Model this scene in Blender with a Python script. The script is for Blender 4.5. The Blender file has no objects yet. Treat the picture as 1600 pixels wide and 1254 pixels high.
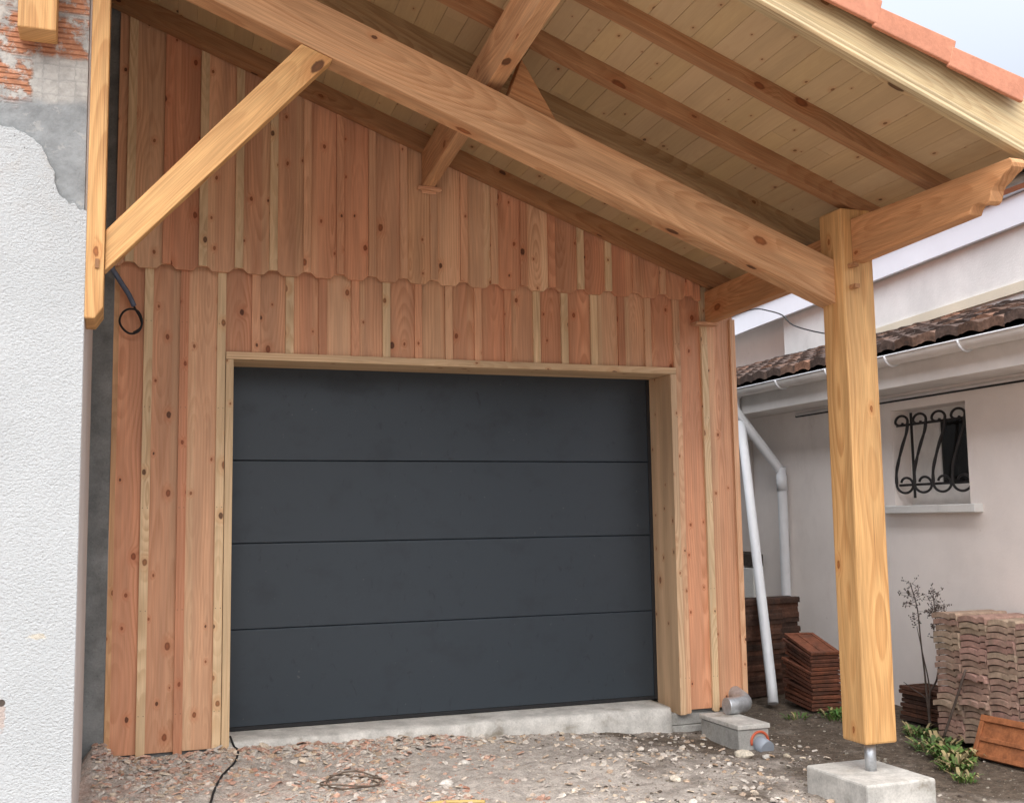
import bpy, bmesh, math, random
from mathutils import Vector as V3, Matrix, noise as mnoise
R = math.radians
random.seed(7)
sc = bpy.context.scene
COL = sc.collection

# ------------------------------------------------------------------ camera, world, sun, exposure
cam = bpy.data.objects.new("camera", bpy.data.cameras.new("camera"))
COL.objects.link(cam); sc.camera = cam
cam.location = (-0.677, -6.936, 1.276)
cam.rotation_euler = (1.678, 0.015, -0.345)
cam.data.sensor_fit = 'HORIZONTAL'; cam.data.sensor_width = 36
cam.data.lens = 1726 / 1600 * 36
cam.data.clip_start = 0.05; cam.data.clip_end = 2000

SUN_EL, SUN_AZ = R(50), R(-18)          # azimuth: from straight in front of the facade towards the right
w = bpy.data.worlds.new("World"); sc.world = w; w.use_nodes = True
nt = w.node_tree; nt.nodes.clear()
out = nt.nodes.new('ShaderNodeOutputWorld'); bg = nt.nodes.new('ShaderNodeBackground')
sky = nt.nodes.new('ShaderNodeTexSky'); sky.sky_type = 'NISHITA'; sky.sun_disc = False
sky.sun_elevation = SUN_EL; sky.sun_rotation = math.pi - SUN_AZ
sky.air_density = 1.0; sky.dust_density = 4.0; sky.ozone_density = 1.0
mixn = nt.nodes.new('ShaderNodeMix'); mixn.data_type = 'RGBA'
mixn.inputs[0].default_value = 0.80                       # an even cloud cover over most of the blue
mixn.inputs[7].default_value = (5.1, 5.4, 5.9, 1)
nt.links.new(sky.outputs[0], mixn.inputs[6])
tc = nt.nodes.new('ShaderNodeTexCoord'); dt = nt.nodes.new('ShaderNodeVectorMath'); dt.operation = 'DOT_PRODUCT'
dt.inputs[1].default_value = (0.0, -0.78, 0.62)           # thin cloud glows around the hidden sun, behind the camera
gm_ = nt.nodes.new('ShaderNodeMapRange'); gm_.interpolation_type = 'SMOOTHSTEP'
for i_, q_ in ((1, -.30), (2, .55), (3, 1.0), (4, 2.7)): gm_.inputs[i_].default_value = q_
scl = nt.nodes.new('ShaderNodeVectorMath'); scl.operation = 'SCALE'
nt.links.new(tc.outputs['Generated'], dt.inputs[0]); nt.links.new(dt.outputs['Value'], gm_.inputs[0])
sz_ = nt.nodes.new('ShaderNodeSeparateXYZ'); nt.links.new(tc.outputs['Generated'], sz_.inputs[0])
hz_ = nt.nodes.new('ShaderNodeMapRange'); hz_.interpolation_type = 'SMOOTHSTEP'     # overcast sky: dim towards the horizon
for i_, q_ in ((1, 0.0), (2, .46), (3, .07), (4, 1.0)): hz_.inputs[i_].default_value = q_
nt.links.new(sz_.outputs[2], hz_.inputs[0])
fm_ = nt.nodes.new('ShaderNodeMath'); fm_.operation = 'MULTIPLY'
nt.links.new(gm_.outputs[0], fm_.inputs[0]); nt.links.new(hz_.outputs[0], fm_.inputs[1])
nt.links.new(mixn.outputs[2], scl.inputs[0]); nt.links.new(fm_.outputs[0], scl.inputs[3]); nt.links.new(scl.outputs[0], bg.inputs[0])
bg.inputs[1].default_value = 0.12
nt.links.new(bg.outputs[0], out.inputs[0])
sun = bpy.data.objects.new("sun", bpy.data.lights.new("sun", 'SUN')); COL.objects.link(sun)
sun.data.energy = 1.1; sun.data.angle = R(60); sun.data.color = (1.0, 0.95, 0.87)
sd = V3((math.sin(SUN_AZ) * math.cos(SUN_EL), -math.cos(SUN_AZ) * math.cos(SUN_EL), math.sin(SUN_EL)))
sun.rotation_euler = sd.to_track_quat('Z', 'Y').to_euler()
vs = sc.view_settings
sc.display_settings.display_device = 'sRGB'
vs.view_transform = 'Standard'; vs.look = 'None'; vs.gamma = 1; vs.use_curve_mapping = False
vs.exposure = 0.82

# ------------------------------------------------------------------ node helpers
class NT:
    def __init__(s, name):
        s.m = bpy.data.materials.new(name); s.m.use_nodes = True; s.t = s.m.node_tree; s.t.nodes.clear()
        s.o = s.t.nodes.new('ShaderNodeOutputMaterial'); s.b = s.t.nodes.new('ShaderNodeBsdfPrincipled')
        s.t.links.new(s.b.outputs[0], s.o.inputs[0])
    def n(s, typ, **kw):
        x = s.t.nodes.new(typ)
        for k, v in kw.items(): setattr(x, k, v)
        return x
    def put(s, sock, val):
        if val is None: return
        if isinstance(val, bpy.types.NodeSocket): s.t.links.new(val, sock)
        elif isinstance(val, (tuple, list)):
            d = len(sock.default_value); val = tuple(val)
            sock.default_value = (val + (1,))[:d] if len(val) < d else val[:d]
        else: sock.default_value = val
    def math(s, op, a, b=None, c=None, clamp=False):
        x = s.n('ShaderNodeMath', operation=op, use_clamp=clamp)
        s.put(x.inputs[0], a); s.put(x.inputs[1], b); s.put(x.inputs[2], c); return x.outputs[0]
    def comb(s, x, y, z):
        c = s.n('ShaderNodeCombineXYZ'); s.put(c.inputs[0], x); s.put(c.inputs[1], y); s.put(c.inputs[2], z); return c.outputs[0]
    def sep(s, v):
        c = s.n('ShaderNodeSeparateXYZ'); s.put(c.inputs[0], v); return c.outputs
    def noise(s, vec, scale=1, detail=2, rough=.5, dist=0):
        x = s.n('ShaderNodeTexNoise'); s.put(x.inputs['Vector'], vec); x.inputs['Scale'].default_value = scale
        x.inputs['Detail'].default_value = detail; x.inputs['Roughness'].default_value = rough; x.inputs['Distortion'].default_value = dist
        return x.outputs[0]
    def ss(s, v, a, b, lo=0., hi=1.):
        x = s.n('ShaderNodeMapRange', interpolation_type='SMOOTHSTEP'); s.put(x.inputs[0], v)
        for i, q in enumerate((a, b, lo, hi)): s.put(x.inputs[1 + i], q)
        return x.outputs[0]
    def mix(s, f, a, b, mode='MIX'):
        x = s.n('ShaderNodeMix', data_type='RGBA', blend_type=mode); x.clamp_factor = True
        s.put(x.inputs[0], f); s.put(x.inputs[6], a); s.put(x.inputs[7], b); return x.outputs[2]
    def mul(s, col, f):            # colour times a number
        x = s.n('ShaderNodeVectorMath', operation='SCALE'); s.put(x.inputs[0], col); s.put(x.inputs[3], f); return x.outputs[0]
    def vm(s, op, a, b):
        x = s.n('ShaderNodeVectorMath', operation=op); s.put(x.inputs[0], a); s.put(x.inputs[1], b); return x.outputs[0]
    def bump(s, h, strength=.3, dist=.005):
        x = s.n('ShaderNodeBump'); x.inputs['Strength'].default_value = strength; x.inputs['Distance'].default_value = dist
        s.put(x.inputs['Height'], h); s.t.links.new(x.outputs[0], s.b.inputs['Normal'])
    def fin(s, col, rough=.7, metal=0., spec=.5):
        s.put(s.b.inputs['Base Color'], col); s.put(s.b.inputs['Roughness'], rough); s.put(s.b.inputs['Metallic'], metal)
        s.b.inputs['Specular IOR Level'].default_value = spec
        return s.m
    def obj(s): return s.n('ShaderNodeTexCoord').outputs['Object']
    def pos(s): return s.n('ShaderNodeNewGeometry').outputs['Position']

def wood_mat(name, contrast=.75, freq=75, knot_gate=.62, knot_dark=(.30, .16, .10), rough=.62, sap=0., fibre=1., knot_sc=1., kn_u=4.6, kn_v=6.6, drift=1., hamp=.62, chk=(.83, .86), cku=1.1):
    t = NT(name)
    uv = t.sep(t.n('ShaderNodeUVMap', uv_map='UVMap').outputs[0]); u, v = uv[0], uv[1]
    at = t.n('ShaderNodeAttribute', attribute_name='wc'); base0 = at.outputs['Color']; s = at.outputs['Alpha']
    s17 = t.math('MULTIPLY', s, 17.3)
    wn = t.n('ShaderNodeTexWhiteNoise', noise_dimensions='1D'); t.put(wn.inputs['W'], s); wr = t.sep(wn.outputs['Color'])
    # pale sapwood along one edge of some boards
    wob = t.math('MULTIPLY_ADD', t.noise(t.comb(t.math('MULTIPLY', u, .5), s17, 4.), 1, 1), .03, -.015)
    sgn = t.math('MULTIPLY_ADD', t.math('GREATER_THAN', wr[2], .5), 2, -1)
    sv = t.math('ADD', t.math('MULTIPLY', v, sgn), wob)
    sapm = t.math('MULTIPLY', t.ss(sv, .030, .042), t.math('MULTIPLY', t.math('GREATER_THAN', wr[1], .60), sap))
    base = t.mix(sapm, base0, t.vm('MULTIPLY', base0, (1.08, 1.22, 1.24)))
    v0 = t.math('MULTIPLY_ADD', wr[0], .13, -.065)
    hn = t.noise(t.comb(t.math('MULTIPLY', u, .62), s17, 0), 1, 1)
    h = t.math('ABSOLUTE', t.math('MULTIPLY_ADD', hn, hamp, -.25 if hamp > .5 else -.10))
    n1 = t.noise(t.comb(t.math('MULTIPLY', u, 1.3), t.math('MULTIPLY', v, 9), s17), 1, 2)
    # knots
    vo = t.n('ShaderNodeTexVoronoi', voronoi_dimensions='2D', feature='F1')
    t.put(vo.inputs['Vector'], t.comb(t.math('MULTIPLY_ADD', u, kn_u, t.math('MULTIPLY', s, 3.17)), t.math('MULTIPLY_ADD', v, kn_v, t.math('MULTIPLY', s, 5.71)), 0))
    vo.inputs['Scale'].default_value = 1
    dk = vo.outputs['Distance']; vc = t.sep(vo.outputs['Color'])
    gate = t.math('GREATER_THAN', vc[0], knot_gate)
    rad = t.math('MULTIPLY_ADD', t.math('POWER', vc[1], 2.6), .10 * knot_sc, .05 * knot_sc)
    dkn = t.math('ADD', dk, t.math('MULTIPLY_ADD', t.noise(t.comb(t.math('MULTIPLY', u, 40), t.math('MULTIPLY', v, 60), s17), 1, 2), .05, -.025))
    q = t.math('DIVIDE', dkn, rad)
    knot = t.math('MULTIPLY', t.ss(q, .75, 1.1, 1, 0), gate)
    halo = t.math('MULTIPLY', t.ss(q, .9, 3.6, 1, 0), gate)
    rr = t.math('SQRT', t.math('ADD', t.math('POWER', t.math('SUBTRACT', v, v0), 2), t.math('POWER', h, 2)))
    r = t.math('ADD', t.math('MULTIPLY_ADD', n1, .012, rr), t.math('MULTIPLY', halo, .02))
    ph = t.math('FRACT', t.math('MULTIPLY', r, freq))
    late = t.math('MULTIPLY', t.ss(ph, .15, .86), t.ss(ph, .88, 1.0, 1, 0))
    amp = t.ss(t.noise(t.comb(t.math('MULTIPLY', u, .7), t.math('MULTIPLY', v, 14), s17), 1, 1), .3, .7, .25, 1.)
    ringf = t.math('MULTIPLY', t.math('MULTIPLY', late, amp), contrast)
    dark = t.vm('MULTIPLY', base, (.66, .52, .42))
    c = t.mix(ringf, base, dark)
    # broad tone drift and fibres
    drift_n = t.noise(t.comb(t.math('MULTIPLY', u, .9), t.math('MULTIPLY', v, 11), s17), 1, 3, .55)
    c = t.mul(c, t.ss(drift_n, .25, .75, 1 - .20 * drift, 1 + .16 * drift))
    fib = t.noise(t.comb(t.math('MULTIPLY', u, 5), t.math('MULTIPLY', v, 260), s17), 1, 2)
    c = t.mul(c, t.ss(fib, .25, .75, 1 - .12 * fibre, 1 + .10 * fibre))
    c = t.mix(t.math('MULTIPLY', halo, .42), c, t.vm('MULTIPLY', base, (.80, .55, .42)))
    kc = t.mix(t.ss(q, .1, .75), t.vm('MULTIPLY', base, tuple(min(1, k * 1.5) for k in knot_dark)), t.vm('MULTIPLY', base, knot_dark))
    blk = t.math('MULTIPLY', t.math('GREATER_THAN', vc[2], .80), .7)
    kc = t.mix(blk, kc, (.018, .010, .007))
    c = t.mix(t.math('MULTIPLY', knot, .9), c, kc)
    # drying checks
    ck = t.noise(t.comb(t.math('MULTIPLY', u, cku), t.math('MULTIPLY', v, 90), s17), 1, 1)
    c = t.mix(t.ss(ck, chk[0], chk[1], 0, .5), c, t.vm('MULTIPLY', base, (.25, .17, .12)))
    t.bump(t.math('ADD', t.math('MULTIPLY', late, -.5), fib), .12, .002)
    return t.fin(c, rough, 0, .3)

W_CLAD = wood_mat('douglas_cladding', .62, 58, .46, sap=1., fibre=.7, knot_sc=.74, kn_u=4.2, hamp=.52)
W_BEAM = wood_mat('douglas_beam', .72, 56, .42, (.36, .20, .12), knot_sc=.8, kn_u=2.3, kn_v=4.6, hamp=.40, fibre=1.5, chk=(.775, .80), cku=.55)
W_SOFT = wood_mat('spruce_boarding', .12, 50, .40, (.26, .15, .10), fibre=.3, kn_u=4., kn_v=7, drift=.35, knot_sc=.5)

def simple(name, col, rough=.6, metal=0., var=.08, scale=14, bump=0., bs=80, spec=.4):
    t = NT(name); p = t.obj()
    n = t.noise(p, scale, 4, .6); c = t.mul(col, t.ss(n, .25, .75, 1 - var, 1 + var))
    if bump: t.bump(t.noise(p, bs, 3, .6), bump, .004)
    return t.fin(c, rough, metal, spec)

def concrete_mat(name, col, var=.22, stain=(.16, .14, .11), st=.5, bump=.35):
    t = NT(name); p = t.pos()
    n = t.noise(p, 7, 6, .65); f = t.noise(p, 90, 3, .6)
    c = t.mul(col, t.ss(n, .25, .75, 1 - var, 1 + var)); c = t.mul(c, t.ss(f, .2, .8, .86, 1.1))
    pit = t.n('ShaderNodeTexVoronoi'); t.put(pit.inputs['Vector'], p); pit.inputs['Scale'].default_value = 42
    c = t.mix(t.ss(pit.outputs['Distance'], .05, .14, .6, 0), c, t.mul(col, .3))
    c = t.mix(t.ss(t.noise(p, 3.3, 5, .7), .55, .75, 0, st), c, stain)
    t.bump(t.math('ADD', n, t.math('MULTIPLY', f, .5)), bump, .006)
    return t.fin(c, .9, 0, .2)

CONC = concrete_mat('grey_concrete', (.34, .33, .305))
CONC_L = concrete_mat('pale_concrete', (.50, .48, .44), .26, (.20, .17, .125), .9)
CONC_D = concrete_mat('dark_concrete', (.19, .19, .18), .3, (.25, .245, .23), .35)

def roughcast():
    t = NT('white_roughcast'); p = t.pos()
    a = t.noise(p, 130, 4, .6); b = t.noise(t.vm('MULTIPLY', p, (1, 1, 1.5)), 66, 3, .55)
    h = t.math('ADD', a, t.math('MULTIPLY', b, 1.3))
    c = t.mul((.45, .465, .465), t.ss(t.noise(p, 1.6, 4), .3, .7, .95, 1.04))
    pit = t.ss(t.noise(p, 60, 2), .72, .78)
    px0 = t.sep(p); z = px0[2]
    c = t.mix(t.math('MULTIPLY', pit, t.ss(z, 2.4, 2.75, .05, .75)), c, (.12, .115, .11))
    dirt = t.math('MULTIPLY', t.ss(t.noise(p, 4, 5, .7), .52, .75), t.ss(z, 2.3, 2.9, .0, .5))
    c = t.mix(dirt, c, (.40, .36, .32))
    rim = t.math('SUBTRACT', t.math('MULTIPLY_ADD', px0[0], -.42, 2.49), z)          # distance below the sloping broken rim
    rimm = t.math('MULTIPLY', t.ss(t.math('MULTIPLY_ADD', t.noise(p, 18, 4, .7), .22, t.math('SUBTRACT', rim, .11)), -.02, .12, 1, 0), t.ss(px0[0], -1.02, -.93))
    c = t.mix(t.math('MULTIPLY', rimm, .75), c, t.mul((.27, .23, .19), t.ss(t.noise(p, 45, 4, .7), .3, .7, .4, 1.7)))
    # yellow scuff and the rust run under the hole
    px = t.sep(p)
    def blob(cx, cz, rx, rz):
        dx = t.math('DIVIDE', t.math('SUBTRACT', px[0], cx), rx); dz = t.math('DIVIDE', t.math('SUBTRACT', px[2], cz), rz)
        d = t.math('SQRT', t.math('ADD', t.math('POWER', dx, 2), t.math('POWER', dz, 2)))
        return t.ss(t.math('ADD', d, t.math('MULTIPLY_ADD', t.noise(p, 60, 3), 1.2, -.6)), .6, 1.05, 1, 0)
    c = t.mix(t.math('MULTIPLY', blob(-.955, .83, .04, .014), .5), c, (.62, .52, .36))
    c = t.mix(t.math('MULTIPLY', blob(-1.085, .52, .018, .07), .35), c, (.42, .2, .09))
    t.bump(h, .8, .009)
    return t.fin(c, .92, 0, .15)
ROUGHCAST = roughcast()

def plaster(name, col, dirt=(.4, .33, .28), amount=.35, bump=.25, var=.06):
    t = NT(name); p = t.pos()
    c = t.mul(col, t.ss(t.noise(p, 1.3, 5, .6), .3, .7, 1 - var, 1 + var))
    c = t.mix(t.ss(t.noise(t.vm('MULTIPLY', p, (1, 1, .5)), 2.1, 6, .7), .54, .78, 0, amount), c, dirt)
    sp = t.ss(t.noise(p, 11, 3, .6), .70, .76, 0, .4)
    c = t.mix(sp, c, dirt)
    t.bump(t.noise(p, 55, 4, .6), bump, .005)
    return t.fin(c, .9, 0, .15)
PL_PINK = plaster('pinkish_plaster', (.84, .77, .72), (.56, .47, .41), .3)
PL_GREY = plaster('pale_cement_plaster', (.72, .71, .68), (.46, .45, .42), .6, .5, .12)
PL_BEIGE = plaster('beige_edge_plaster', (.62, .56, .52), (.36, .33, .30), .4)
PL_CREAM = plaster('cream_flashing', (.66, .60, .47), (.4, .36, .28), .3)
PAINT_W = plaster('white_painted_board', (.74, .77, .82), (.55, .57, .6), .25, .1, .04)

def masonry():
    t = NT('hollow_brick_masonry'); p = t.pos(); q = t.sep(p); x, z = q[0], q[2]
    row = t.math('FRACT', t.math('DIVIDE', t.math('SUBTRACT', z, 3.085), .215))
    rib = t.math('FRACT', t.math('DIVIDE', z, .0235))
    ridge = t.math('MULTIPLY', t.ss(rib, .0, .25), t.ss(rib, .7, .95, 1, 0))
    n = t.noise(p, 9, 5, .65); n2 = t.noise(p, 26, 4, .6)
    terra = t.mul((.40, .185, .105), t.ss(n2, .25, .75, .75, 1.25))
    terra = t.mix(t.math('MULTIPLY', t.ss(ridge, .0, .7, 1, 0), .65), terra, (.24, .09, .05))
    mort = t.mul((.24, .237, .225), t.ss(n, .25, .75, .72, 1.25))
    pale = t.mul((.37, .355, .325), t.ss(n2, .25, .75, .8, 1.15))
    joint = t.math('ADD', t.ss(row, .0, .10, 1, 0), t.ss(row, .88, 1., 0, 1), clamp=True)
    smear = t.ss(t.math('ADD', n, t.math('MULTIPLY', n2, .3)), .62, .76)
    mk = t.math('MAXIMUM', joint, smear)
    c = t.mix(mk, terra, t.mix(t.ss(n2, .4, .6), mort, pale))
    # the toothed-out block at the corner, whitish mortar with a grid of marks
    gx = t.math('FRACT', t.math('DIVIDE', t.math('MULTIPLY_ADD', n2, .035, x), .066)); gz = t.math('FRACT', t.math('DIVIDE', t.math('MULTIPLY_ADD', n, .045, z), .066))
    grid = t.math('MAXIMUM', t.ss(gx, .0, .18, 1, 0), t.ss(gz, 0, .18, 1, 0))
    blk = t.mix(t.math('MULTIPLY', grid, .5), pale, mort)
    xb = t.math('ADD', x, t.math('MULTIPLY_ADD', n, .05, -.025)); zb = t.math('ADD', z, t.math('MULTIPLY_ADD', n2, .05, -.025))
    inblk = t.math('MULTIPLY', t.math('MULTIPLY', t.ss(xb, -1.06, -1.04), t.ss(zb, 3.02, 3.05)), t.ss(zb, 3.30, 3.33, 1, 0))
    c = t.mix(inblk, c, blk)
    zz = t.math('ADD', z, t.math('MULTIPLY_ADD', t.noise(p, 6, 3), .16, -.08))
    low = t.ss(zz, 3.08, 3.13, 1, 0)
    cem = t.mul((.235, .245, .245), t.ss(n, .25, .75, .78, 1.2))
    cem = t.mix(t.ss(t.noise(p, 14, 5, .7), .58, .64, 0, .5), cem, (.36, .355, .335))
    c = t.mix(low, c, cem)
    c = t.mix(t.ss(zz, 3.60, 3.64), c, cem)
    t.bump(t.math('ADD', t.math('MULTIPLY', ridge, t.math('SUBTRACT', 1, t.math('MAXIMUM', t.math('MAXIMUM', mk, inblk), low))), t.math('MULTIPLY', n2, .9)), .7, .012)
    return t.fin(c, .92, 0, .15)
MASON = masonry()

def door_mat():
    t = NT('anthracite_lacquer'); p = t.pos(); q = t.sep(p)
    d1 = t.ss(t.noise(t.vm('MULTIPLY', p, (1, 1, 1.2)), 3.2, 5, .65), .50, .70)
    d2 = t.ss(t.noise(t.vm('MULTIPLY', p, (2.2, 1, 1)), 9, 4, .7, .6), .60, .72)
    dm = t.math('MAXIMUM', t.math('MULTIPLY', d1, .6), d2)
    c = t.mix(t.math('MULTIPLY', dm, .75), (.026, .035, .044), (.014, .019, .025))
    c = t.mix(t.ss(t.noise(p, 38, 2), .74, .78, 0, .35), c, (.16, .15, .14))
    t.bump(t.noise(p, 700, 2), .06, .001)
    return t.fin(c, t.math('MULTIPLY_ADD', dm, .16, .42), 0, .45)
DOORM = door_mat()

def tile_mat(name, a, b, moss=(.2, .19, .12), rough=.85, mossamt=.5, var=1.):
    t = NT(name); p = t.pos(); r = t.n('ShaderNodeObjectInfo').outputs['Random']
    n = t.noise(p, 16, 5, .65); n2 = t.noise(p, 60, 3, .6)
    c = t.mix(r, a, b); c = t.mul(c, t.ss(n, .25, .75, 1 - .28 * var, 1 + .25 * var)); c = t.mul(c, t.ss(n2, .2, .8, 1 - .18 * var, 1 + .15 * var))
    c = t.mix(t.math('MULTIPLY', t.ss(t.noise(p, 7, 5, .7), .48, .66), mossamt), c, moss)
    t.bump(t.math('ADD', n, n2), .35, .004)
    return t.fin(c, rough, 0, .2)
T_NEW = tile_mat('new_terracotta', (.47, .20, .12), (.50, .215, .135), (.44, .185, .115), .75, .12, .4)
T_PALE = tile_mat('pale_old_tile', (.37, .225, .185), (.38, .29, .21), (.22, .18, .13), .9, .5)
T_RED = tile_mat('dark_red_tile', (.13, .055, .036), (.22, .078, .042), (.05, .035, .028), .8, .45)
T_RUST = tile_mat('rusty_orange_tile', (.30, .105, .045), (.32, .12, .05), (.14, .06, .035), .8, .4)
T_DARK = tile_mat('dark_brown_tile', (.055, .032, .024), (.12, .055, .035), (.02, .018, .016), .85, .5)

def old_roof_mat():
    t = NT('weathered_roof_tile'); p = t.pos()
    a = t.n('ShaderNodeAttribute', attribute_name='wc').outputs['Color']
    n = t.noise(p, 20, 5, .7)
    c = t.mul(a, t.ss(n, .25, .75, .55, 1.4)); c = t.mix(t.ss(t.noise(p, 9, 5, .7), .55, .68, 0, .7), c, (.028, .024, .022))
    c = t.mix(t.ss(t.noise(p, 33, 3, .7), .66, .72, 0, .55), c, (.32, .29, .25))
    t.bump(n, .5, .01)
    return t.fin(c, .92, 0, .15)
OLDROOF = old_roof_mat()

PVC = simple('white_pvc', (.70, .71, .73), .42, 0, .04, 5, 0, 80, .5)
PVC_D = simple('aged_pvc', (.74, .70, .66), .5, 0, .08, 4)
GALV = simple('galvanised_steel', (.50, .52, .54), .45, .75, .18, 30, .1, 60)
ZINC = simple('zinc', (.45, .46, .47), .4, .8, .15, 20)
IRON = simple('black_wrought_iron', (.022, .020, .020), .55, 0, .2, 30, .1)
RUBBER = simple('black_rubber', (.012, .012, .013), .7, 0, .2, 30)
BLACKP = simple('black_plastic', (.015, .015, .016), .5)
BLUEISH = simple('blue_grey_sleeve', (.10, .12, .17), .55, 0, .2, 40)
ORANGE = simple('orange_seal', (.50, .10, .045), .5)
GREYPVC = simple('grey_pvc', (.27, .30, .34), .45, 0, .1, 10)
YELLOW = simple('yellow_strap', (.50, .35, .12), .6)
CURTAIN = simple('white_window_paint', (.78, .75, .71), .6, 0, .08, 9)
DEAD = simple('dead_stalk', (.085, .062, .05), .9, 0, .25, 30)
RUSTY = simple('rusty_metal', (.06, .045, .035), .8, 0, .4, 30, .3)
COIL = simple('brown_wire', (.13, .095, .07), .8, 0, .3, 30)
def glass_mat():
    t = NT('dark_window_glass'); return t.fin((.012, .011, .010), .08, 0, .6)
GLASS = glass_mat()
def leaf_mat(name, a, b):
    t = NT(name); at = t.n('ShaderNodeAttribute', attribute_name='wc').outputs['Color']
    t.b.inputs['Subsurface Weight'].default_value = 0
    return t.fin(at, .6, 0, .3)
LEAF = leaf_mat('weed_leaf', 0, 0)
def chip_mat():
    t = NT('rubble_chip'); at = t.n('ShaderNodeAttribute', attribute_name='wc').outputs['Color']; p = t.pos()
    c = t.mul(at, t.ss(t.noise(p, 70, 3), .25, .75, .75, 1.2)); t.bump(t.noise(p, 140, 3), .4, .003)
    return t.fin(c, .92, 0, .15)
CHIP = chip_mat()

def dirt_mat():
    t = NT('dirt_ground'); p = t.pos(); q = t.sep(p)
    n = t.noise(p, 2.2, 6, .62); n2 = t.noise(p, 17, 5, .68); n3 = t.noise(p, 95, 3, .7)
    pale = t.mul((.47, .42, .37), t.ss(n2, .25, .75, .70, 1.25))
    soil = t.mul((.125, .098, .075), t.ss(n2, .25, .75, .60, 1.4))
    # packed pale dust before the door, dark soil towards the neighbour
    f = t.math('ADD', t.math('MULTIPLY_ADD', q[0], .29, -.53), t.math('MULTIPLY_ADD', n, 1.5, -.75))
    c = t.mix(t.ss(f, .0, .55), pale, soil)
    pink = t.ss(t.math('ADD', t.noise(p, 5.5, 5, .7), t.math('MULTIPLY', q[0], -.06)), .48, .62, 0, .55)
    c = t.mix(pink, c, t.mul((.48, .33, .265), t.ss(n2, .25, .75, .7, 1.25)))
    c = t.mul(c, t.ss(n3, .22, .78, .66, 1.3))
    c = t.mix(t.ss(t.noise(p, 48, 2), .69, .73, 0, .7), c, (.50, .46, .41))
    c = t.mix(t.ss(t.noise(t.vm('ADD', p, (9, 4, 0)), 55, 2), .70, .74, 0, .7), c, (.38, .19, .12))
    t.bump(t.math('ADD', n2, t.math('MULTIPLY', n3, .7)), .8, .02)
    return t.fin(c, .95, 0, .1)
DIRT = dirt_mat()

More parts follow.
